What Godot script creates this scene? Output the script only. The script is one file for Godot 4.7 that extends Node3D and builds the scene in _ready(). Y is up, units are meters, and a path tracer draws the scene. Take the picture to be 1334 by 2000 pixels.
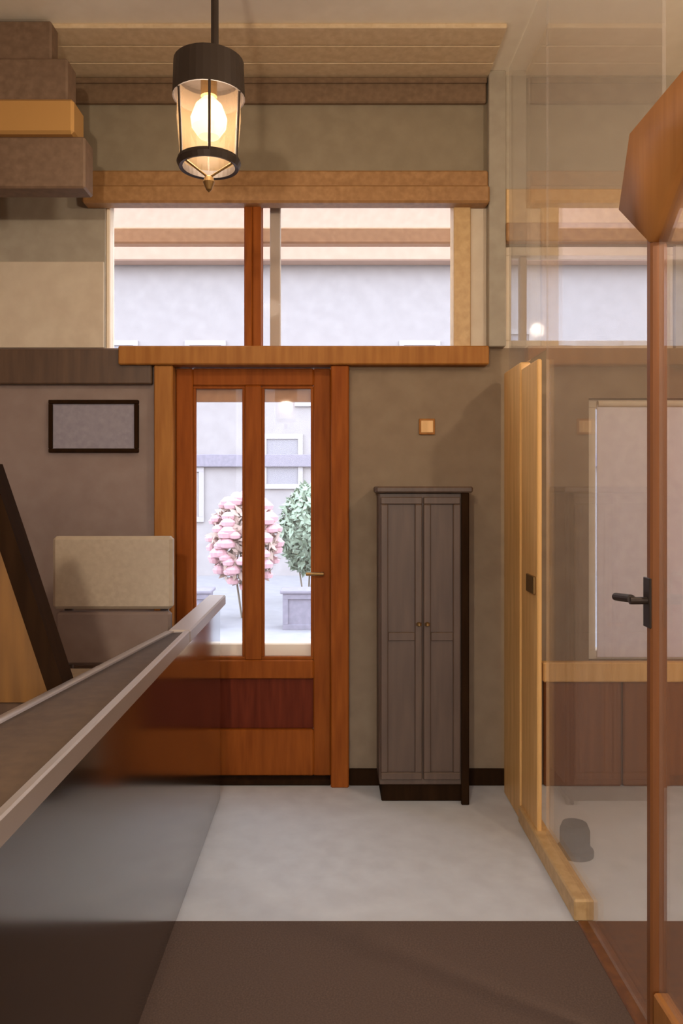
extends Node3D
# An entrance hall seen from inside: glazed wooden door under a wide transom, hanging lantern,
# dark varnished counter at left, glazed screen with a standing door leaf at right.
# Camera stands at (0, 1.5, 0) and looks along -z; back wall at z = -3.9.

const F := 1500.0          # focal length in pixels of the 1334 x 2000 frame
const VX := 648.0          # where the depth lines meet
const VY := 955.0
const EYE := 1.5
const ZB := 3.9            # inner face of the back wall

var M := {}
var taken := {}
var rng := RandomNumberGenerator.new()

# ---------- helpers ----------
func numbered(called: String) -> String:
	var n: int = taken.get(called, 0)
	taken[called] = n + 1
	return called if n == 0 else "%s_%03d" % [called, n]

func px(x: float, depth := ZB) -> float:
	return (x - VX) / F * depth

func py(y: float, depth := ZB) -> float:
	return EYE - (y - VY) / F * depth

func mb() -> SurfaceTool:
	var st := SurfaceTool.new()
	st.begin(Mesh.PRIMITIVE_TRIANGLES)
	st.set_smooth_group(-1)
	return st

func tri(st: SurfaceTool, a: Vector3, b: Vector3, c: Vector3, out_dir: Vector3) -> void:
	var n := (b - a).cross(c - a)
	var uv := func(p: Vector3): return Vector2(p.x + p.z, p.y)
	var l: Array = [a, b, c]
	if n.dot(out_dir) > 0.0:
		l = [a, c, b]
	for p in l:
		st.set_uv(uv.call(p))
		st.add_vertex(p)

func quad(st: SurfaceTool, a: Vector3, b: Vector3, c: Vector3, d: Vector3, out_dir: Vector3) -> void:
	tri(st, a, b, c, out_dir)
	tri(st, a, c, d, out_dir)

# chamfered box between two corners
func bx(st: SurfaceTool, lo: Vector3, hi: Vector3, bevel := 0.004) -> void:
	var c := (lo + hi) * 0.5
	var h := ((hi - lo) * 0.5).abs()
	var b: float = minf(bevel, minf(h.x, minf(h.y, h.z)) * 0.45)
	var corner := func(sx: int, sy: int, sz: int, axis: int) -> Vector3:
		var v := Vector3(sx * (h.x - b), sy * (h.y - b), sz * (h.z - b))
		if axis == 0: v.x = sx * h.x
		if axis == 1: v.y = sy * h.y
		if axis == 2: v.z = sz * h.z
		return c + v
	for s in [-1, 1]:
		quad(st, corner.call(s, -1, -1, 0), corner.call(s, 1, -1, 0), corner.call(s, 1, 1, 0), corner.call(s, -1, 1, 0), Vector3(s, 0, 0))
		quad(st, corner.call(-1, s, -1, 1), corner.call(1, s, -1, 1), corner.call(1, s, 1, 1), corner.call(-1, s, 1, 1), Vector3(0, s, 0))
		quad(st, corner.call(-1, -1, s, 2), corner.call(1, -1, s, 2), corner.call(1, 1, s, 2), corner.call(-1, 1, s, 2), Vector3(0, 0, s))
	for p in [-1, 1]:
		for q in [-1, 1]:
			quad(st, corner.call(p, q, -1, 0), corner.call(p, q, 1, 0), corner.call(p, q, 1, 1), corner.call(p, q, -1, 1), Vector3(p, q, 0))
			quad(st, corner.call(p, -1, q, 0), corner.call(p, 1, q, 0), corner.call(p, 1, q, 2), corner.call(p, -1, q, 2), Vector3(p, 0, q))
			quad(st, corner.call(-1, p, q, 1), corner.call(1, p, q, 1), corner.call(1, p, q, 2), corner.call(-1, p, q, 2), Vector3(0, p, q))
			for r in [-1, 1]:
				tri(st, corner.call(p, q, r, 0), corner.call(p, q, r, 1), corner.call(p, q, r, 2), Vector3(p, q, r))

# box given by metres, depth counted forward from the camera (near < far)
func bd(st: SurfaceTool, x0: float, x1: float, y0: float, y1: float, near: float, far: float, bevel := 0.004) -> void:
	bx(st, Vector3(x0, y0, -far), Vector3(x1, y1, -near), bevel)

# a profile (points x, y) pushed along z
func prism(st: SurfaceTool, pts: PackedVector2Array, z0: float, z1: float) -> void:
	var idx := Geometry2D.triangulate_polygon(pts)
	for i in range(0, idx.size(), 3):
		for e in [[z0, -1.0], [z1, 1.0]]:
			var s: float = e[1] * signf(z1 - z0)
			tri(st, Vector3(pts[idx[i]].x, pts[idx[i]].y, e[0]), Vector3(pts[idx[i + 1]].x, pts[idx[i + 1]].y, e[0]), Vector3(pts[idx[i + 2]].x, pts[idx[i + 2]].y, e[0]), Vector3(0, 0, s))
	var ccw := not Geometry2D.is_polygon_clockwise(pts)
	for i in pts.size():
		var a := pts[i]
		var b := pts[(i + 1) % pts.size()]
		var n := Vector2(b.y - a.y, a.x - b.x) * (1.0 if ccw else -1.0)
		quad(st, Vector3(a.x, a.y, z0), Vector3(b.x, b.y, z0), Vector3(b.x, b.y, z1), Vector3(a.x, a.y, z1), Vector3(n.x, n.y, 0))

func lathe(st: SurfaceTool, prof: Array, c: Vector3, seg := 32, turn := 0.0) -> void:
	for i in prof.size() - 1:
		var p: Vector2 = prof[i]
		var q: Vector2 = prof[i + 1]
		for k in seg:
			var a0 := TAU * k / seg + turn
			var a1 := TAU * (k + 1) / seg + turn
			var v := func(r: Vector2, a: float) -> Vector3: return c + Vector3(cos(a) * r.x, r.y, sin(a) * r.x)
			var am := (a0 + a1) * 0.5
			var n := Vector2(q.y - p.y, p.x - q.x)
			var out_dir := Vector3(cos(am) * n.x, n.y, sin(am) * n.x)
			if p.x > 0.0001 and q.x > 0.0001:
				quad(st, v.call(p, a0), v.call(p, a1), v.call(q, a1), v.call(q, a0), out_dir)
			elif p.x > 0.0001:
				tri(st, v.call(p, a0), v.call(p, a1), v.call(q, a0), out_dir)
			elif q.x > 0.0001:
				tri(st, v.call(p, a0), v.call(q, a1), v.call(q, a0), out_dir)

func tube(st: SurfaceTool, a: Vector3, b: Vector3, r: float, seg := 10) -> void:
	var d := (b - a).normalized()
	var u := d.cross(Vector3.RIGHT if absf(d.x) < 0.9 else Vector3.UP).normalized()
	var w := d.cross(u)
	for k in seg:
		var a0 := TAU * k / seg
		var a1 := TAU * (k + 1) / seg
		var o0 := (u * cos(a0) + w * sin(a0)) * r
		var o1 := (u * cos(a1) + w * sin(a1)) * r
		quad(st, a + o0, a + o1, b + o1, b + o0, o0 + o1)
		tri(st, a, a + o0, a + o1, -d)
		tri(st, b, b + o0, b + o1, d)

func obj(called: String, st: SurfaceTool, m: Material, parent: Node = self) -> MeshInstance3D:
	st.generate_normals()
	st.generate_tangents()
	var o := MeshInstance3D.new()
	o.name = numbered(called) if parent == self else called
	o.mesh = st.commit()
	o.material_override = m
	o.cast_shadow = GeometryInstance3D.SHADOW_CASTING_SETTING_ON
	parent.add_child(o, true)
	if parent is Node3D and parent != self:
		o.position = -origin_of(parent)
	return o

# meshes are written in world metres; a child is moved back by its parents' places
func origin_of(n: Node) -> Vector3:
	var p := Vector3.ZERO
	while n != self and n is Node3D:
		p += n.position
		n = n.get_parent()
	return p

func box_obj(called: String, x0: float, x1: float, y0: float, y1: float, near: float, far: float, m: Material, parent: Node = self, bevel := 0.004) -> MeshInstance3D:
	var st := mb()
	bd(st, x0, x1, y0, y1, near, far, bevel)
	return obj(called, st, m, parent)

func tag(o: Node, label: String, category: String, group := "") -> void:
	o.set_meta("label", label)
	o.set_meta("category", category)
	if group != "":
		o.set_meta("group", group)

func thing(called: String, label: String, category: String, at: Vector3, group := "") -> Node3D:
	var o := Node3D.new()
	o.name = numbered(called)
	add_child(o)
	o.position = at
	tag(o, label, category, group)
	return o

func structure(o: Node, label: String, category: String) -> void:
	o.set_meta("kind", "structure")
	tag(o, label, category)

# ---------- materials ----------
func grain_image(base: Color, other: Color, seed_value: int, freq: float, stretch: float, contrast := 1.0) -> ImageTexture:
	var n := FastNoiseLite.new()
	n.seed = seed_value
	n.frequency = freq
	n.fractal_octaves = 4
	var side := 256
	var im := Image.create(side, side, true, Image.FORMAT_RGB8)
	for y in side:
		for x in side:
			# blends the two ends so that the tile repeats without a seam
			var fx := float(x) / side
			var fy := float(y) / side
			var v := 0.0
			for k in 4:
				var ox := side if k % 2 == 1 else 0
				var oy := side if k >= 2 else 0
				var w := (fx if ox > 0 else 1.0 - fx) * (fy if oy > 0 else 1.0 - fy)
				v += w * n.get_noise_2d((x - ox) * 1.0, (y - oy) * stretch)
			v = clampf(0.5 + v * 1.3 * contrast, 0.0, 1.0)
			im.set_pixel(x, y, base.lerp(other, v))
	im.generate_mipmaps()
	return ImageTexture.create_from_image(im)

func mat(c: Color, rough := 0.7, spec := 0.5) -> StandardMaterial3D:
	var m := StandardMaterial3D.new()
	m.albedo_color = c
	m.roughness = rough
	m.metallic_specular = spec
	return m

# wood: grain runs along `axis`
func wood(a: Color, b: Color, seed_value: int, rough := 0.45, axis := 1) -> StandardMaterial3D:
	var m := mat(Color.WHITE, rough)
	m.albedo_texture = grain_image(a, b, seed_value, 0.035, 0.09 if axis == 1 else 1.0)
	m.uv1_triplanar = true
	m.uv1_world_triplanar = true
	m.uv1_scale = Vector3(2.2, 2.2, 2.2)
	return m

func grainy(a: Color, b: Color, seed_value: int, rough: float, scale_value: float, freq := 0.03) -> StandardMaterial3D:
	var m := mat(Color.WHITE, rough)
	m.albedo_texture = grain_image(a, b, seed_value, freq, 1.0)
	m.uv1_triplanar = true
	m.uv1_world_triplanar = true
	m.uv1_scale = Vector3.ONE * scale_value
	return m

func glass(c: Color, alpha: float, rough := 0.02) -> StandardMaterial3D:
	var m := mat(Color(c.r, c.g, c.b, alpha), rough)
	m.transparency = BaseMaterial3D.TRANSPARENCY_ALPHA
	return m

func make_materials() -> void:
	M.door_wood = wood(Color8(154, 82, 26), Color8(130, 64, 16), 11, 0.6)
	M.door_wood.metallic_specular = 0.25
	M.casing = wood(Color8(172, 114, 54), Color8(152, 95, 40), 12, 0.55)
	M.casing.metallic_specular = 0.3
	M.panel_red = wood(Color8(112, 48, 28), Color8(90, 36, 20), 13, 0.6)
	M.panel_red.metallic_specular = 0.2
	M.header = wood(Color8(172, 126, 78), Color8(148, 104, 60), 14, 0.5, 0)
	M.soffit = wood(Color8(224, 198, 162), Color8(210, 182, 144), 15, 0.6, 0)
	M.plaster = grainy(Color8(172, 159, 140), Color8(163, 149, 131), 21, 0.9, 1.1)
	M.upper_wall = grainy(Color8(148, 132, 108), Color8(139, 123, 100), 26, 0.88, 0.9)
	M.brown_wall = grainy(Color8(140, 119, 95), Color8(131, 109, 86), 22, 0.85, 0.9)
	M.mauve_wall = grainy(Color8(146, 125, 114), Color8(137, 115, 104), 23, 0.85, 0.9)
	M.frieze = grainy(Color8(214, 196, 172), Color8(204, 184, 160), 24, 0.9, 0.9)
	M.ceiling = grainy(Color8(242, 229, 208), Color8(236, 222, 200), 25, 0.9, 0.8)
	M.dark_wood = wood(Color8(98, 72, 52), Color8(80, 58, 42), 31, 0.45)
	M.cornice_wood = wood(Color8(132, 104, 78), Color8(114, 88, 64), 41, 0.6, 0)
	M.bulkhead_wood = wood(Color8(124, 97, 76), Color8(108, 83, 63), 42, 0.6, 0)
	M.cabinet_wood = wood(Color8(96, 74, 58), Color8(82, 62, 48), 32, 0.5)
	M.counter_front = wood(Color8(38, 24, 17), Color8(28, 18, 13), 33, 0.16, 0)
	M.counter_front.clearcoat_enabled = true
	M.counter_front.clearcoat = 1.0
	M.counter_front.clearcoat_roughness = 0.12
	M.ledge_wood = wood(Color8(92, 70, 50), Color8(76, 56, 40), 34, 0.8, 0)
	M.ledge_trim = mat(Color8(190, 176, 166), 0.4)
	M.ledge_trim.metallic = 0.6
	M.case_gold = wood(Color8(132, 88, 34), Color8(114, 74, 26), 35, 0.5)
	M.case_dark = wood(Color8(48, 30, 16), Color8(38, 23, 12), 36, 0.9)
	M.case_dark.metallic_specular = 0.15
	M.gilt = mat(Color8(206, 156, 92), 0.4)
	M.gilt.metallic = 0.5
	M.screen_wood = wood(Color8(234, 184, 118), Color8(218, 166, 98), 37, 0.45)
	M.sill_wood = wood(Color8(208, 170, 118), Color8(192, 152, 100), 38, 0.45, 0)
	M.leaf_wood = wood(Color8(186, 124, 62), Color8(164, 104, 46), 39, 0.6)
	M.wainscot = wood(Color8(138, 84, 42), Color8(120, 70, 32), 40, 0.5)
	M.grey_floor = grainy(Color8(212, 211, 212), Color8(202, 200, 201), 51, 0.6, 1.3, 0.02)
	M.carpet = grainy(Color8(102, 80, 66), Color8(86, 66, 55), 52, 0.95, 4.0, 0.12)
	M.side_floor = wood(Color8(124, 74, 30), Color8(104, 60, 22), 53, 0.5, 0)
	M.iron = mat(Color8(62, 50, 42), 0.45)
	M.iron.metallic = 0.5
	M.brass = mat(Color8(150, 116, 70), 0.35)
	M.brass.metallic = 0.8
	M.pane = glass(Color8(225, 230, 232), 0.05)
	M.pane.metallic_specular = 0.2
	M.screen_glass = glass(Color8(176, 162, 154), 0.13)
	M.lamp_glass = glass(Color8(200, 160, 116), 0.07, 0.05)
	M.bulb = mat(Color8(255, 236, 208), 0.5)
	M.bulb.emission_enabled = true
	M.bulb.emission = Color8(255, 222, 180)
	M.bulb.emission_energy_multiplier = 1.0
	M.frost = mat(Color8(250, 226, 190), 0.6)
	M.frost.emission_enabled = true
	M.frost.emission = Color8(255, 196, 128)
	M.frost.emission_energy_multiplier = 0.55
	M.rubber = mat(Color8(58, 46, 38), 0.8)
	M.print_grey = grainy(Color8(150, 140, 146), Color8(136, 126, 134), 61, 0.6, 3.0)
	M.print_beige = grainy(Color8(196, 177, 152), Color8(184, 164, 140), 62, 0.6, 3.0)
	M.paper = mat(Color8(176, 152, 130), 0.8)
	# outside
	M.pavement = grainy(Color8(150, 145, 147), Color8(141, 136, 139), 71, 0.9, 0.5)
	M.render_white = grainy(Color8(160, 152, 152), Color8(153, 145, 145), 72, 0.9, 0.4)
	M.peach = grainy(Color8(186, 150, 130), Color8(179, 143, 123), 73, 0.85, 0.6)
	M.soffit_cream = grainy(Color8(244, 224, 200), Color8(238, 216, 190), 74, 0.85, 0.8)
	M.porch_beam = wood(Color8(186, 132, 90), Color8(172, 118, 78), 75, 0.7, 0)
	M.far_pane = mat(Color8(140, 135, 142), 0.5)
	M.far_frame = mat(Color8(166, 159, 160), 0.7)
	M.stone = grainy(Color8(142, 134, 146), Color8(130, 123, 135), 76, 0.9, 1.5)
	M.leaf_green = mat(Color8(146, 160, 138), 0.7)
	M.leaf_olive = mat(Color8(186, 160, 148), 0.7)
	M.blossom = mat(Color8(204, 158, 164), 0.75)
	M.twig = mat(Color8(128, 112, 96), 0.9)

# ---------- things ----------
func pendant(c: Vector3, label: String, rod_top: float, energy: float) -> Node3D:
	# c: middle of the glowing part
	var t := thing("pendant_lantern", label, "lamp", c, "hanging lanterns")
	var st := mb()
	tube(st, c + Vector3(0.02, 0.2, 0), Vector3(c.x + 0.02, rod_top, c.z), 0.013, 12)
	obj("rod", st, M.iron, t)
	st = mb()
	lathe(st, [Vector2(0, rod_top - c.y), Vector2(0.055, rod_top - c.y - 0.002), Vector2(0.05, rod_top - c.y - 0.025), Vector2(0.014, rod_top - c.y - 0.04)], Vector3(c.x + 0.02, c.y, c.z))
	obj("ceiling_rose", st, M.iron, t)
	st = mb()
	lathe(st, [Vector2(0, 0.225), Vector2(0.03, 0.22), Vector2(0.1, 0.2), Vector2(0.118, 0.19), Vector2(0.122, 0.07), Vector2(0.117, 0.07), Vector2(0.112, 0.15), Vector2(0.04, 0.155), Vector2(0, 0.155)], c)
	obj("cap", st, M.iron, t)
	st = mb()
	lathe(st, [Vector2(0.028, 0.155), Vector2(0.028, 0.075), Vector2(0.02, 0.07), Vector2(0, 0.07)], c, 16)
	obj("socket", st, M.brass, t)
	st = mb()
	lathe(st, [Vector2(0.02, 0.07), Vector2(0.045, 0.045), Vector2(0.062, 0.0), Vector2(0.058, -0.03), Vector2(0.035, -0.062), Vector2(0, -0.07)], c, 24)
	obj("bulb", st, M.bulb, t)
	st = mb()
	lathe(st, [Vector2(0.104, 0.13), Vector2(0.108, 0.0), Vector2(0.096, -0.14)], c)
	obj("glass_shade", st, M.lamp_glass, t)
	st = mb()
	lathe(st, [Vector2(0.092, -0.138), Vector2(0.104, -0.138), Vector2(0.108, -0.15), Vector2(0.1, -0.168), Vector2(0.088, -0.165), Vector2(0.092, -0.138)], c)
	obj("bottom_ring", st, M.iron, t)
	for k in 6:
		var a := TAU * k / 6 + 0.35
		st = mb()
		tube(st, c + Vector3(cos(a) * 0.116, 0.11, sin(a) * 0.116), c + Vector3(cos(a) * 0.104, -0.15, sin(a) * 0.104), 0.0045, 8)
		obj("cage_bar", st, M.iron, t)
	st = mb()
	for k in 3:
		var a := TAU * k / 3 + 0.35
		tube(st, c + Vector3(cos(a) * 0.1, -0.158, sin(a) * 0.1), c + Vector3(0, -0.2, 0), 0.004, 6)
	lathe(st, [Vector2(0, -0.19), Vector2(0.016, -0.2), Vector2(0.02, -0.215), Vector2(0.01, -0.24), Vector2(0, -0.25)], c, 16)
	obj("finial", st, M.brass, t)
	var l := OmniLight3D.new()
	l.name = "lantern_light"
	l.light_color = Color(1.0, 0.94, 0.85)
	l.light_energy = energy
	l.light_size = 0.06
	l.omni_range = 12.0
	l.omni_attenuation = 2.0
	l.shadow_enabled = true
	t.add_child(l)
	return t

func frame_rect(st: SurfaceTool, x0: float, x1: float, y0: float, y1: float, w: float, near: float, far: float, bevel := 0.003) -> void:
	bd(st, x0, x1, y1 - w, y1, near, far, bevel)
	bd(st, x0, x1, y0, y0 + w, near, far, bevel)
	bd(st, x0, x0 + w, y0 + w, y1 - w, near, far, bevel)
	bd(st, x1 - w, x1, y0 + w, y1 - w, near, far, bevel)

func picture(called: String, label: String, x0: float, x1: float, y0: float, y1: float, m: Material) -> void:
	var t := thing(called, label, "picture", Vector3((x0 + x1) * 0.5, y0, -(ZB - 0.02)))
	var st := mb()
	frame_rect(st, x0, x1, y0, y1, 0.02, ZB - 0.028, ZB - 0.001)
	obj("frame", st, M.case_dark if called == "framed_print" and m == M.print_grey else M.screen_wood, t)
	box_obj("print", x0 + 0.018, x1 - 0.018, y0 + 0.018, y1 - 0.018, ZB - 0.015, ZB - 0.002, m, t, 0.001)

func shrub(label: String, at: Vector3, radius: Vector3, leaf_m: Material, leaves: int, blossoms: int, seed_value: int, called: String, lift: float) -> void:
	rng.seed = seed_value
	var t := thing(called, label, "shrub", at)
	var st := mb()
	for k in 7:
		var a := rng.randf() * TAU
		tube(st, at + Vector3(cos(a), 0, sin(a)) * 0.04, at + Vector3(cos(a) * radius.x * 0.6, lift + radius.y * 0.6 * rng.randf(), sin(a) * radius.z * 0.6), 0.012, 6)
	obj("stems", st, M.twig, t)
	st = mb()
	var c := at + Vector3(0, lift, 0)
	for k in leaves:
		var d := Vector3(rng.randfn(), rng.randfn(), rng.randfn()).normalized()
		var p := c + d * radius * (0.55 + 0.5 * sqrt(rng.randf()))
		var u := Vector3(rng.randfn(), rng.randfn(), rng.randfn()).normalized()
		var w := d.cross(u).normalized()
		var s := 0.05 + rng.randf() * 0.05
		var tip := (u + d * 0.5).normalized() * s
		quad(st, p - tip, p + w * s * 0.4, p + tip, p - w * s * 0.4, d)
	var f := obj("foliage", st, leaf_m, t)
	f.set_meta("kind", "stuff")
	if blossoms > 0:
		for k in blossoms:
			var d := Vector3(rng.randfn(), rng.randfn() * 0.9 + 0.2, rng.randfn() + 0.6).normalized()
			var p := c + d * radius * 1.02
			st = mb()
			var r := 0.07 + rng.randf() * 0.04
			lathe(st, [Vector2(0, r * 0.7), Vector2(r * 0.5, r * 0.6), Vector2(r, r * 0.1), Vector2(r * 0.85, -r * 0.4), Vector2(0, -r * 0.6)], p, 10)
			obj("blossom_head", st, M.blossom, t)

# ---------- scene ----------
func _ready() -> void:
	# camera: level, lens shifted so that the depth lines meet at (648, 955)
	var cam := Camera3D.new()
	cam.name = "camera"
	add_child(cam)
	cam.position = Vector3(0, EYE, 0)
	var near := 0.05
	cam.projection = Camera3D.PROJECTION_FRUSTUM
	cam.keep_aspect = Camera3D.KEEP_HEIGHT
	cam.near = near
	cam.far = 200.0
	cam.size = 2000.0 / F * near
	cam.frustum_offset = Vector2((667.0 - VX) / F * near, -(1000.0 - VY) / F * near)
	cam.current = true

	# bright overcast sky
	var env := Environment.new()
	var sky_m := ProceduralSkyMaterial.new()
	sky_m.sky_top_color = Color(0.86, 0.92, 1.0)
	sky_m.sky_horizon_color = Color(0.98, 0.96, 0.95)
	sky_m.ground_horizon_color = Color(0.8, 0.78, 0.77)
	sky_m.ground_bottom_color = Color(0.5, 0.48, 0.47)
	sky_m.sky_energy_multiplier = 2.2
	sky_m.ground_energy_multiplier = 0.8
	var sky := Sky.new()
	sky.sky_material = sky_m
	env.background_mode = Environment.BG_SKY
	env.sky = sky
	env.ambient_light_source = Environment.AMBIENT_SOURCE_DISABLED
	env.tonemap_mode = Environment.TONE_MAPPER_LINEAR
	env.tonemap_exposure = 1.0
	env.sdfgi_enabled = true
	env.ssao_enabled = true
	env.ssil_enabled = true
	var we := WorldEnvironment.new()
	we.name = "world_environment"
	we.environment = env
	add_child(we)

	make_materials()
	build_shell()
	build_openings()
	build_door()
	build_screen()
	build_counter()
	build_furnishings()
	build_outside()

func build_shell() -> void:
	var L := -2.3
	var R := 2.7
	var top := 3.6
	var floor_split := 2.66
	# floor
	var fl := box_obj("floor", L, 0.85, -0.12, 0.0, floor_split, ZB + 0.2, M.grey_floor, self, 0.001)
	structure(fl, "polished grey floor in front of the glazed door", "floor")
	var cp := box_obj("floor", L, 0.85, -0.12, 0.006, -3.2, floor_split, M.carpet, self, 0.004)
	structure(cp, "dark brown carpet covering the floor in the foreground", "floor")
	var rf := box_obj("floor", 0.85, R, -0.12, 0.0, floor_split, ZB + 0.2, M.grey_floor, self, 0.001)
	structure(rf, "grey floor of the side room behind the glass screen", "floor")
	var rn := box_obj("floor", 0.85, R, -0.12, 0.006, -3.2, floor_split, M.side_floor, self, 0.004)
	structure(rn, "orange brown wooden floor at the lower right", "floor")
	# ceiling
	var ce := box_obj("ceiling", L, R, top, top + 0.15, -3.2, ZB + 0.2, M.ceiling, self, 0.001)
	structure(ce, "pale beige plaster ceiling", "ceiling")
	# back wall with its openings
	var st := mb()
	var y_sill := py(680)
	var y_head := py(384)
	var y_head_r := py(478)
	var n := ZB
	var f := ZB + 0.16
	bd(st, L, px(205), y_sill, y_head, n, f, 0.0)                        # left of the transom
	bd(st, L, px(135), y_head, top, n, f, 0.0)                           # above the transom
	bd(st, px(951), R, y_head, top, n, f, 0.0)
	bd(st, px(950), R, y_head_r, y_head, n, f, 0.0)
	bd(st, px(1320), R, y_sill, y_head_r, n, f, 0.0)
	var wb := obj("wall_back", st, M.plaster)
	structure(wb, "beige plaster wall high up beside the transom windows", "wall")
	st = mb()
	bd(st, px(135), px(951), y_head, top, n, f, 0.0)
	var wc0 := obj("wall_back", st, M.upper_wall)
	structure(wc0, "greyish brown wall between the cornice and the header beam", "wall")
	st = mb()
	bd(st, L, px(305), 0.0, y_sill, n, f, 0.0)
	var wl := obj("wall_back", st, M.mauve_wall)
	structure(wl, "mauve brown wall left of the door", "wall")
	st = mb()
	bd(st, px(680), px(972), 0.0, y_sill, n, f, 0.0)
	var wr := obj("wall_back", st, M.brown_wall)
	structure(wr, "brown wall between the door and the glass screen", "wall")
	st = mb()
	bd(st, px(972), px(1150), 0.0, y_sill, n, f, 0.0)
	bd(st, px(1150), R, 0.0, py(1290), n, f, 0.0)
	bd(st, px(1150), R, py(778), y_sill, n, f, 0.0)
	bd(st, 2.55, R, py(1290), py(778), n, f, 0.0)
	var ws := obj("wall_back", st, M.brown_wall)
	structure(ws, "brown wall around the side room window behind glass", "wall")
	# side and rear walls
	var a := box_obj("wall_left", L - 0.15, L, 0.0, top, -3.2, ZB + 0.16, M.mauve_wall, self, 0.0)
	structure(a, "plain mauve brown side wall beyond the counter", "wall")
	a = box_obj("wall_right", R, R + 0.15, 0.0, top, -3.2, ZB + 0.16, M.plaster, self, 0.0)
	structure(a, "plain beige side wall of the side room", "wall")
	st = mb()
	bd(st, L, -1.4, 0.0, top, -3.35, -3.2, 0.0)
	bd(st, 1.6, R, 0.0, top, -3.35, -3.2, 0.0)
	bd(st, -1.4, 1.6, 0.0, 0.7, -3.35, -3.2, 0.0)
	bd(st, -1.4, 1.6, 3.0, top, -3.35, -3.2, 0.0)
	a = obj("wall_rear", st, M.plaster)
	structure(a, "beige wall with a wide window behind the viewer", "wall")

	# wooden soffit boards under the ceiling along the back wall, each a board
	var sf := Node3D.new()
	sf.name = "trim_1"
	add_child(sf)
	sf.position = Vector3(px(560), top, -ZB)
	structure(sf, "tan wooden soffit boards under the ceiling above the transom", "trim")
	for k in 3:
		box_obj("board", px(138), px(952), top - 0.022, top, 3.46 + 0.145 * k, 3.46 + 0.145 * k + 0.139, M.soffit, sf, 0.004)
	# dark cornice below the soffit
	var co := Node3D.new()
	co.name = "trim_2"
	add_child(co)
	co.position = Vector3(px(560), 3.4, -ZB)
	structure(co, "dark brown cornice at the top of the back wall", "trim")
	box_obj("cornice_board", px(140), px(948), py(206), top - 0.022, ZB - 0.03, ZB, M.cornice_wood, co, 0.006)
	box_obj("bead", px(140), px(948), py(170), py(160), ZB - 0.045, ZB - 0.03, M.cornice_wood, co, 0.006)
	# header beam over the transom
	var hb := Node3D.new()
	hb.name = "trim_3"
	add_child(hb)
	hb.position = Vector3(px(560), py(408), -ZB)
	structure(hb, "golden brown header beam above the transom windows", "trim")
	box_obj("upper_moulding", px(170), px(950), py(374), py(340), ZB - 0.05, ZB, M.header, hb, 0.008)
	box_obj("lower_moulding", px(170), px(950), py(408), py(374), ZB - 0.09, ZB, M.header, hb, 0.01)
	var hr := Node3D.new()
	hr.name = "trim_4"
	add_child(hr)
	hr.position = Vector3(px(1150), py(478), -ZB)
	structure(hr, "tan header boards above the side room transom", "trim")
	box_obj("upper_moulding", px(984), R, py(442), py(374), ZB - 0.04, ZB, M.sill_wood, hr, 0.006)
	box_obj("lower_moulding", px(984), R, py(478), py(442), ZB - 0.06, ZB, M.header, hr, 0.006)
	# pale pillar face at the corner
	var pl := box_obj("trim_5", px(951), px(984), py(680), top, ZB - 0.05, ZB + 0.16, M.plaster, self, 0.004)
	structure(pl, "pale narrow plaster pilaster between the two transoms", "trim")
	# left: pale frieze and dark rail
	var fr := box_obj("trim_6", L, px(204), py(680), py(512), ZB - 0.012, ZB, M.frieze, self, 0.003)
	structure(fr, "pale plaster frieze left of the transom window", "trim")
	var dr := box_obj("trim_7", L, px(300), py(752), py(684), ZB - 0.04, ZB, M.dark_wood, self, 0.006)
	structure(dr, "dark brown wooden rail under the pale frieze", "trim")
	# dark stained wainscot at far left and skirting
	var wc := box_obj("trim_8", L, px(305), 0.0, py(1300), ZB - 0.025, ZB, M.dark_wood, self, 0.004)
	structure(wc, "dark wooden wainscot low on the wall behind the counter", "trim")
	var sk := box_obj("baseboard_back", px(682), px(985), 0.0, py(1500), ZB - 0.02, ZB, M.case_dark, self, 0.004)
	structure(sk, "dark skirting board right of the door", "baseboard")
	# wood panelling under the side room window
	var wp := Node3D.new()
	wp.name = "trim_9"
	add_child(wp)
	wp.position = Vector3(px(1200), 0, -ZB)
	structure(wp, "brown wooden panelling under the side room window", "trim")
	box_obj("cap_rail", px(1056), R, py(1328), py(1290), ZB - 0.05, ZB, M.screen_wood, wp, 0.006)
	for k in 4:
		box_obj("panel", px(1060) + k * 0.4, px(1060) + k * 0.4 + 0.39, 0.0, py(1328), ZB - 0.03, ZB, M.wainscot, wp, 0.008)

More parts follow.
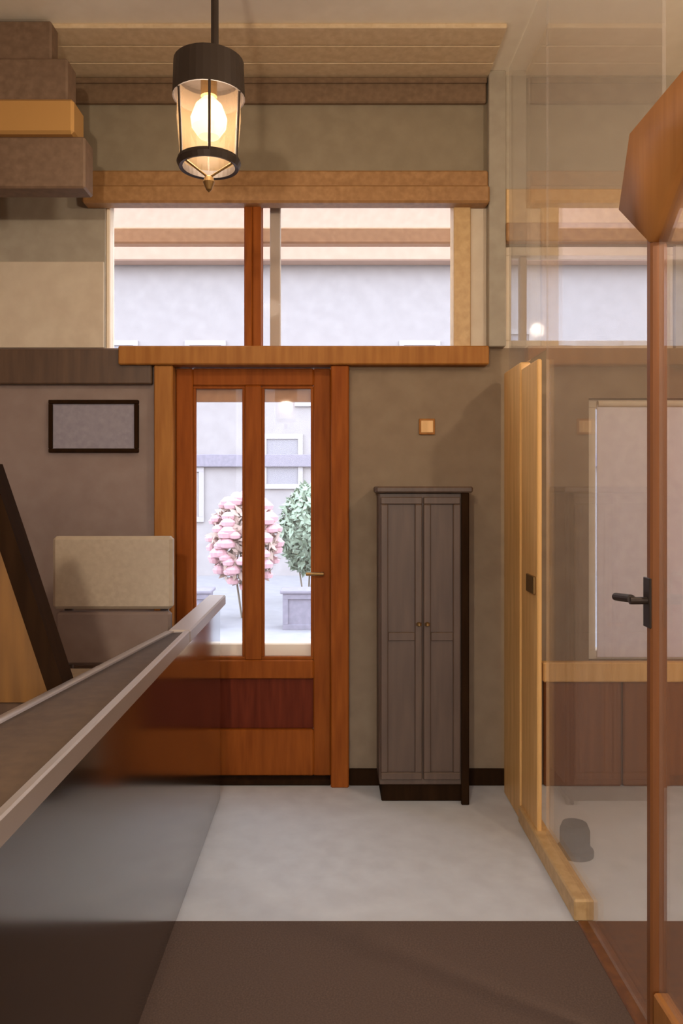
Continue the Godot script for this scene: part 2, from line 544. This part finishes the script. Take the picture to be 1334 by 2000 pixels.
func build_openings() -> void:
	var y0 := py(680)
	# transom bar under the windows
	var tb := box_obj("trim_10", px(238), px(950), py(716), py(680), ZB - 0.07, ZB + 0.16, M.casing, self, 0.006)
	structure(tb, "golden brown transom bar above the door", "trim")
	# windows: two transom lights, one in the side room, and the tall window there
	var list := [
		["window_1", "left transom window above the glazed door", px(205), px(494), y0, py(384)],
		["window_2", "right transom window above the brown wall", px(494), px(950), y0, py(384)],
		["window_3", "transom window of the side room seen through glass", px(984), px(1320), y0, py(478)],
		["window_4", "tall side room window behind the glass screen", px(1150), 2.55, py(1290), py(778)],
	]
	for w in list:
		var t := Node3D.new()
		t.name = w[0]
		add_child(t)
		t.position = Vector3((w[2] + w[3]) * 0.5, w[4], -ZB)
		structure(t, w[1], "window")
		var m: Material = M.casing
		if w[0] == "window_1":
			box_obj("mullion", px(478), px(494) - 0.0005, w[4], w[5], ZB - 0.03, ZB + 0.1, M.door_wood, t, 0.005)
			box_obj("side_frame", w[2], w[2] + 0.02, w[4], w[5], ZB + 0.02, ZB + 0.1, M.soffit_cream, t)
		elif w[0] == "window_2":
			box_obj("mullion", px(494) + 0.0005, px(511), w[4], w[5], ZB - 0.03, ZB + 0.1, M.door_wood, t, 0.005)
			box_obj("side_frame", px(885), px(918), w[4], w[5], ZB - 0.02, ZB + 0.1, M.sill_wood, t)
			box_obj("side_panel", px(918), px(951), w[4], w[5], ZB, ZB + 0.1, M.frieze, t)
			box_obj("shutter_edge", px(524), px(545), w[4], w[5], ZB + 0.1, ZB + 0.15, M.paper, t)
		else:
			var st := mb()
			frame_rect(st, w[2], w[3], w[4], w[5], 0.045, ZB + 0.03, ZB + 0.11)
			obj("frame", st, M.frieze, t)
			if w[0] == "window_4":
				box_obj("glazing_bar", px(1258), px(1290), w[4] + 0.045, w[5] - 0.045, ZB + 0.05, ZB + 0.09, M.frieze, t)
			else:
				box_obj("glazing_bar", px(1020), px(1034), w[4] + 0.045, w[5] - 0.045, ZB + 0.05, ZB + 0.09, M.paper, t)
		var gx0: float = w[2] + (0.02 if w[0] == "window_1" else (0.05 if w[0] == "window_2" else 0.045))
		var gx1: float = w[3] - (0.045 if w[0] != "window_2" else 0.17)
		box_obj("pane", gx0, gx1, w[4] + 0.002, w[5] - 0.002, ZB + 0.066, ZB + 0.07, M.pane, t, 0.0)
	# half-drawn paper blind in the tall side window
	var b := thing("window_blind", "pale mauve fabric blind covering the tall side room window", "blind", Vector3(1.9, py(1290), -ZB))
	var cloth := grainy(Color8(234, 224, 224), Color8(226, 215, 216), 81, 0.9, 2.0)
	cloth.backlight_enabled = true
	cloth.backlight = Color(0.62, 0.6, 0.62)
	box_obj("cloth", px(1150) + 0.047, 2.5, py(1284), py(790), ZB + 0.012, ZB + 0.018, cloth, b, 0.0)
	var st2 := mb()
	tube(st2, Vector3(px(1150) + 0.05, py(788), -ZB - 0.015), Vector3(2.5, py(788), -ZB - 0.015), 0.018, 12)
	obj("roller", st2, M.frieze, b)

func build_door() -> void:
	# casing round the door opening
	var dc := Node3D.new()
	dc.name = "trim_11"
	add_child(dc)
	dc.position = Vector3(px(490), 0, -ZB)
	structure(dc, "golden brown wooden casing around the glazed door", "trim")
	box_obj("jamb", px(305), px(341), 0.0, py(716), ZB - 0.05, ZB + 0.16, M.casing, dc, 0.006)
	box_obj("jamb", px(646), px(681), 0.0, py(716), ZB - 0.05, ZB + 0.16, M.door_wood, dc, 0.006)
	box_obj("threshold", px(341), px(646), 0.0, 0.03, ZB - 0.02, ZB + 0.2, M.case_dark, dc, 0.006)
	var d := Node3D.new()
	d.name = "door_1"
	add_child(d)
	d.position = Vector3(px(494), 0.03, -ZB - 0.03)
	structure(d, "reddish brown wooden door with two tall glass panes", "door")
	var n := ZB + 0.02
	var f := ZB + 0.07
	box_obj("stile", px(342), px(375), 0.035, py(718), n, f, M.door_wood, d, 0.006)
	box_obj("stile", px(612), px(646), 0.035, py(718), n, f, M.door_wood, d, 0.006)
	box_obj("top_rail", px(375), px(612), py(752), py(718), n, f, M.door_wood, d, 0.006)
	box_obj("lock_rail", px(375), px(612), py(1328), py(1291), n, f, M.door_wood, d, 0.006)
	box_obj("bottom_rail", px(375), px(612), 0.035, py(1428), n, f, M.door_wood, d, 0.006)
	box_obj("panel", px(375), px(612), py(1428), py(1328), n + 0.025, f - 0.01, M.panel_red, d, 0.003)
	box_obj("mullion", px(477), px(510), py(1291), py(752), n, f, M.door_wood, d, 0.006)
	for e in [[375, 477], [510, 612]]:
		var st := mb()
		frame_rect(st, px(e[0]), px(e[1]), py(1291), py(752), 0.014, n + 0.012, f - 0.012, 0.002)
		var bead := obj("glazing_bead", st, M.door_wood, d)
		box_obj("pane", px(e[0]) + 0.003, px(e[1]) - 0.003, py(1291) + 0.003, py(752) - 0.003, n + 0.022, n + 0.027, M.pane, d, 0.0)
	box_obj("weather_bar", px(375), px(612), py(1288), py(1262), f, f + 0.05, M.soffit_cream, d, 0.006)
	box_obj("valance", px(375), px(612), py(782), py(752), f, f + 0.02, M.porch_beam, d, 0.003)
	var h := mb()
	tube(h, Vector3(px(629), py(1120), -n), Vector3(px(629), py(1120), -n + 0.05), 0.009, 10)
	tube(h, Vector3(px(632), py(1120), -n + 0.05), Vector3(px(598), py(1120), -n + 0.05), 0.009, 10)
	obj("handle", h, M.brass, d)

func build_screen() -> void:
	var X := 0.85
	# fixed glazed screen along the right of the hall
	var t := thing("glazed_screen", "glass partition with a golden wooden end board right of the brown wall", "partition", Vector3(X, 0, -3.0))
	box_obj("end_board", X, X + 0.05, 0.0, py(716, 3.6), 3.47, 3.79, M.screen_wood, t, 0.006)
	box_obj("end_board", X + 0.006, X + 0.026, 0.0, py(716, 3.4), 3.2, 3.465, M.screen_wood, t, 0.006)
	box_obj("latch_plate", X - 0.006, X + 0.006, py(1156, 3.3), py(1122, 3.3), 3.22, 3.34, M.brass, t, 0.002)
	box_obj("bottom_rail", X - 0.01, X + 0.06, 0.0, 0.075, 2.66, 3.46, M.sill_wood, t, 0.006)
	box_obj("pane", X + 0.032, X + 0.042, 0.01, 3.59, 2.05, 3.158, M.screen_glass, t, 0.0)
	box_obj("upper_pane", X + 0.032, X + 0.042, py(716, 3.6) + 0.002, 3.59, 3.16, 3.82, M.screen_glass, t, 0.0)
	# standing glazed door leaf near the viewer
	var l := thing("glazed_door_leaf", "orange brown glazed door leaf cut by the right edge", "door", Vector3(X, 0, -1.7))
	box_obj("stile", X - 0.022, X + 0.022, 0.012, 2.44, 1.992, 2.022, M.wainscot, l, 0.005)
	box_obj("stile", X - 0.022, X + 0.022, 0.012, 2.44, 1.2, 1.29, M.leaf_wood, l, 0.005)
	var st := mb()
	# arched top rail: profile in depth and height, turned to stand along the leaf
	var arch := PackedVector2Array()
	arch.append(Vector2(-2.2, 2.3))
	for k in 9:
		var a := PI * 0.5 * k / 8.0
		arch.append(Vector2(-1.99 + 0.3 * sin(a), 2.14 + 0.19 * (1.0 - pow(1.0 - sin(a), 1.5))))
	arch.append(Vector2(-1.2, 2.33))
	arch.append(Vector2(-1.2, 2.48))
	arch.append(Vector2(-2.12, 2.48))
	var flat := mb()
	prism(flat, arch, -0.028, 0.028)
	flat.generate_normals()
	st.append_from(flat.commit(), 0, Transform3D(Basis(Vector3(0, 0, 1), Vector3.UP, Vector3(1, 0, 0)), Vector3(X, 0, 0)))
	obj("arched_top_rail", st, M.leaf_wood, l)
	box_obj("bottom_rail", X - 0.02, X + 0.02, 0.012, 0.2, 1.29, 1.985, M.leaf_wood, l, 0.005)
	box_obj("pane", X - 0.004, X + 0.004, 0.2, 2.32, 1.29, 1.985, M.screen_glass, l, 0.0)
	st = mb()
	var hy := py(1172, 2.02)
	tube(st, Vector3(X - 0.022, hy, -2.01), Vector3(X - 0.07, hy, -2.01), 0.01, 12)
	tube(st, Vector3(X - 0.066, hy + 0.005, -2.01), Vector3(X - 0.066, hy - 0.005, -2.12), 0.011, 12)
	obj("handle", st, M.iron, l)
	box_obj("lock_plate", X - 0.026, X - 0.02, hy - 0.07, hy + 0.06, 1.992, 2.033, M.iron, l, 0.002)
	# rubber stop on the floor behind the glass
	var s := thing("door_stop", "small dark door stop on the floor behind the glass", "door stop", Vector3(1.02, 0, -3.16))
	st = mb()
	lathe(st, [Vector2(0, 0.13), Vector2(0.05, 0.125), Vector2(0.06, 0.1), Vector2(0.06, 0.03), Vector2(0.075, 0.02), Vector2(0.075, 0), Vector2(0, 0)], Vector3(1.0, 0, -3.16), 20)
	obj("buffer", st, M.rubber, s)

# a plan (points x, depth) raised between two heights
func slab(st: SurfaceTool, pts: PackedVector2Array, y0: float, y1: float) -> void:
	var flat := mb()
	var q := PackedVector2Array()
	for p in pts:
		q.append(Vector2(p.x, p.y))
	prism(flat, q, 0.0, 1.0)
	flat.generate_normals()
	# x -> x, profile y (depth) -> -z, prism z -> y
	st.append_from(flat.commit(), 0, Transform3D(Basis(Vector3(1, 0, 0), Vector3(0, 0, -1), Vector3(0, y1 - y0, 0)), Vector3(0, y0, 0)))

func build_counter() -> void:
	var X := -0.54
	var H := 0.985
	var near_back := Vector2(-0.94, 0.4)
	var far_back := Vector2(-0.585, 2.78)
	var t := thing("counter", "dark varnished tapering counter with light edged ledge at lower left", "counter", Vector3(X - 0.1, 0, -2.2))
	box_obj("front_panel", X - 0.02, X, 0.0, H - 0.045, 0.4, 3.72, M.counter_front, t, 0.002)
	var st := mb()
	slab(st, PackedVector2Array([Vector2(X - 0.022, 0.4), Vector2(X - 0.022, 2.74), far_back + Vector2(0.012, -0.04), near_back + Vector2(0.012, 0.0)]), 0.0, H - 0.046)
	obj("carcass", st, M.dark_wood, t)
	st = mb()
	slab(st, PackedVector2Array([Vector2(X, 0.4), Vector2(X, 2.79), far_back + Vector2(0.008, 0), near_back + Vector2(0.01, 0)]), H - 0.044, H - 0.006)
	obj("ledge", st, M.ledge_wood, t)
	box_obj("edge_trim", X + 0.0, X + 0.022, H - 0.05, H, 0.4, 2.8, M.ledge_trim, t, 0.004)
	st = mb()
	slab(st, PackedVector2Array([near_back + Vector2(-0.016, 0), far_back + Vector2(-0.016, 0.01), far_back + Vector2(0.01, 0.01), near_back + Vector2(0.012, 0)]), H - 0.05, H)
	obj("edge_trim", st, M.ledge_trim, t)
	box_obj("end_cap", X - 0.06, X + 0.024, H - 0.05, H, 2.802, 3.74, M.ledge_trim, t, 0.006)

	# slope-sided wooden case behind the ledge, cut by the left edge of the picture
	var z := 2.12
	var c := thing("slope_sided_case", "golden brown case with a dark sloping edge behind the counter", "case", Vector3(px(-120, z), 0, -z))
	var pts := PackedVector2Array([Vector2(px(105, z), py(1372, z)), Vector2(px(-25, z), py(985, z)), Vector2(px(-215, z), py(985, z)), Vector2(px(-345, z), py(1372, z))])
	st = mb()
	prism(st, pts, -z - 0.06, -z)
	obj("body", st, M.case_gold, c)
	for s in [1, -1]:
		st = mb()
		var mid := px(-120, z)
		var e := PackedVector2Array([Vector2(px(104, z), py(1374, z)), Vector2(px(128, z), py(1340, z)), Vector2(px(30, z), py(1040, z)), Vector2(px(-16, z), py(905, z)), Vector2(px(-50, z), py(905, z)), Vector2(px(-27, z), py(985, z))])
		if s < 0:
			for i in e.size():
				e[i].x = 2.0 * mid - e[i].x
		prism(st, e, -z - 0.07, -z + 0.012)
		obj("sloping_edge", st, M.case_dark, c)
	box_obj("lid", px(-215, z), px(-25, z), py(984, z), py(930, z), z - 0.01, z + 0.07, M.case_dark, c, 0.006)
	box_obj("stand", px(-300, z), px(60, z), 0.0, py(1373, z), z + 0.005, z + 0.06, M.dark_wood, c, 0.006)

func build_furnishings() -> void:
	# lantern in view and its twins behind the viewer
	pendant(Vector3(px(408, 2.6), py(232, 2.6), -2.6), "glowing iron lantern with amber glass hanging before the transom", 3.6, 0.45)
	pendant(Vector3(-0.5, 2.4, 0.5), "iron lantern hanging behind the viewer over the carpet", 3.6, 4.4)
	pendant(Vector3(1.75, 2.85, -1.4), "iron lantern hanging in the side room beyond the right edge", 3.6, 3.0)

	# stepped dark timber bulkhead at upper left with a gilt band
	var z := 3.4
	var t := thing("timber_bulkhead", "stepped dark wooden bulkhead with a gilt band at upper left", "bulkhead", Vector3(px(0, z), py(372, z), -z))
	var x0 := -2.29
	box_obj("upper_tier", x0, px(100, z), py(120, z), 3.575, z, z + 0.09, M.bulkhead_wood, t, 0.008)
	box_obj("middle_tier", x0, px(136, z), py(205, z), py(120, z), z - 0.03, z + 0.09, M.bulkhead_wood, t, 0.008)
	box_obj("gilt_band", x0, px(152, z), py(272, z), py(205, z), z - 0.06, z + 0.09, M.gilt, t, 0.012)
	box_obj("lower_tier", x0, px(170, z), py(372, z), py(272, z), z - 0.03, z + 0.09, M.bulkhead_wood, t, 0.008)

	# narrow dark cabinet by the wall
	var n := ZB - 0.26
	var zf := n
	var c := thing("tall_cabinet", "narrow tall dark wooden cabinet standing against the brown wall", "cabinet", Vector3(px(830, n), 0, -(n + 0.13)))
	var cx0 := px(738, n)
	var cx1 := px(920, n)
	var ct := py(950, n)
	box_obj("body", cx0 + 0.008, cx1 - 0.008, 0.09, ct - 0.03, n + 0.02, ZB - 0.022, M.cabinet_wood, c, 0.005)
	box_obj("top", cx0 - 0.008, cx1 + 0.008, ct - 0.03, ct, n - 0.01, ZB - 0.022, M.cabinet_wood, c, 0.008)
	box_obj("plinth", cx0 + 0.02, cx1 - 0.02, 0.0, 0.09, n + 0.05, ZB - 0.022, M.case_dark, c, 0.004)
	var mid := px(826, n)
	for e in [[cx0 + 0.014, mid - 0.003], [mid + 0.003, cx1 - 0.05]]:
		var st := mb()
		frame_rect(st, e[0], e[1], 0.12, ct - 0.05, 0.035, n, n + 0.02, 0.004)
		bd(st, e[0] + 0.035, e[1] - 0.035, 0.78, 0.82, n, n + 0.02, 0.003)
		bd(st, e[0] + 0.034, e[1] - 0.034, 0.154, ct - 0.084, n + 0.012, n + 0.02, 0.001)
		var dn := obj("door", st, M.cabinet_wood, c)
		st = mb()
		var kx: float = mid - 0.02 if e[0] < mid - 0.05 else mid + 0.02
		lathe(st, [Vector2(0, 0.012), Vector2(0.012, 0.006), Vector2(0.012, -0.006), Vector2(0, -0.012)], Vector3(kx, 0.86, -n + 0.01), 14)
		obj("knob", st, M.brass, dn)
	box_obj("side_post", cx1 - 0.045, cx1 - 0.008, 0.0, ct - 0.03, n, n + 0.02, M.case_dark, c, 0.004)

	# small brass plaque on the brown wall
	var pq := thing("wall_plaque", "small light brown plaque on the brown wall above the cabinet", "plaque", Vector3(px(833), py(850), -ZB))
	box_obj("plate", px(818), px(849), py(849), py(818), ZB - 0.012, ZB - 0.001, M.casing, pq, 0.004)
	box_obj("rim", px(822), px(845), py(845), py(822), ZB - 0.015, ZB - 0.012, M.screen_wood, pq, 0.002)

	picture("framed_print", "greyish lavender framed print high on the wall left of the door", px(98), px(272), py(884), py(782), M.print_grey)
	# bar chair behind the counter: only its padded back rises above the ledge
	var d := 3.45
	var w0 := px(102, d)
	var w1 := px(336, d)
	var bc := thing("bar_chair", "beige upholstered bar chair behind the counter beside the door jamb", "chair", Vector3((w0 + w1) * 0.5, 0, -d))
	box_obj("backrest", w0, w1, py(1190, d), py(1048, d), d, d + 0.06, M.print_beige, bc, 0.02)
	box_obj("lower_back_pad", w0 + 0.01, w1 - 0.01, py(1300, d), py(1196, d), d + 0.01, d + 0.06, M.mauve_wall, bc, 0.015)
	box_obj("seat", w0 + 0.02, w1 - 0.02, 0.62, 0.7, d - 0.36, d - 0.01, M.print_beige, bc, 0.02)
	for e in [w0 + 0.05, w1 - 0.05]:
		box_obj("back_post", e - 0.018, e + 0.018, 0.0, py(1100, d), d + 0.061, d + 0.09, M.dark_wood, bc, 0.005)
		box_obj("leg", e - 0.018, e + 0.018, 0.0, 0.62, d - 0.34, d - 0.305, M.dark_wood, bc, 0.005)
		box_obj("side_rail", e - 0.012, e + 0.012, 0.56, 0.619, d - 0.304, d + 0.06, M.dark_wood, bc, 0.004)
	box_obj("footrest", w0 + 0.069, w1 - 0.069, 0.24, 0.27, d - 0.335, d - 0.31, M.dark_wood, bc, 0.004)

func build_outside() -> void:
	var g := box_obj("pavement", -12, 12, -0.3, -0.08, ZB + 0.2, 14.0, M.pavement, self, 0.0)
	structure(g, "pale pavement outside beyond the glass", "pavement")
	# timber beam on brackets outside the transom
	var p := thing("porch_beam", "tan timber beam outside across the top of the transom", "beam", Vector3(0, py(475, 4.7), -4.7))
	box_obj("beam", -3.0, 3.0, py(475, 4.7), py(443, 4.7), 4.7, 4.78, M.porch_beam, p, 0.01)
	for bxx in [-2.8, 2.8]:
		box_obj("bracket", bxx - 0.04, bxx + 0.04, py(475, 4.7) - 0.1, py(475, 4.7), ZB + 0.165, 4.78, M.porch_beam, p, 0.01)
	# white house across the street with a peach eaves band
	var h := thing("white_house", "white rendered house with peach eaves across the street", "house", Vector3(0, -0.08, -15))
	box_obj("wall", -9, 9, -0.08, 5.58, 14.0, 18.0, M.render_white, h, 0.0)
	box_obj("eaves_band", -9.3, 9.3, 5.58, 7.2, 13.7, 18.3, M.peach, h, 0.02)
	for e in [[-3.9, 3.2], [-2.3, 3.2], [-0.3, 3.0], [1.6, 3.2], [3.3, 3.4], [4.6, 3.2], [-2.7, 0.9], [-0.9, 1.5]]:
		var w := Vector2(0.75, 1.0)
		var st := mb()
		frame_rect(st, e[0] - w.x * 0.5, e[0] + w.x * 0.5, e[1], e[1] + w.y, 0.09, 13.95, 14.0)
		var fr := obj("window", st, M.far_frame, h)
		box_obj("pane", e[0] - w.x * 0.5 + 0.09, e[0] + w.x * 0.5 - 0.09, e[1] + 0.09, e[1] + w.y - 0.09, 13.98, 14.0, M.render_white if e[1] < 1.0 else M.far_pane, fr, 0.0)
	box_obj("string_course", -9, 9, py(912, 14), py(888, 14), 13.9, 14.0, M.stone, h, 0.01)
	# planting outside the door
	shrub("pink flowering shrub seen through the door panes", Vector3(px(478, 9.4), -0.08, -9.4), Vector3(0.4, 0.55, 0.35), M.leaf_olive, 900, 70, 5, "flowering_shrub", 0.95)
	shrub("pale green leafy shrub behind the right door pane", Vector3(px(600, 10.6), -0.08, -10.6), Vector3(0.36, 0.6, 0.36), M.leaf_green, 1800, 0, 6, "leafy_shrub", 1.02)
	for e in [[552.0, 650.0, "low mauve grey stone trough outside the right door pane"], [318.0, 408.0, "low mauve grey stone trough outside the left door pane"]]:
		var zt := 8.6
		var tr := thing("stone_trough", e[2], "trough", Vector3(px((e[0] + e[1]) * 0.5, zt), -0.08, -zt), "stone troughs outside the door")
		var st2 := mb()
		frame_rect(st2, px(e[0], zt), px(e[1], zt), -0.08, py(1160, zt), 0.06, zt, zt + 0.3)
		bd(st2, px(e[0], zt) + 0.05, px(e[1], zt) - 0.05, -0.03, py(1160, zt) - 0.05, zt + 0.02, zt + 0.28)
		obj("basin", st2, M.stone, tr)
		box_obj("rim", px(e[0] - 5.0, zt), px(e[1] + 5.0, zt), py(1160, zt), py(1153, zt), zt - 0.02, zt + 0.32, M.stone, tr, 0.01)
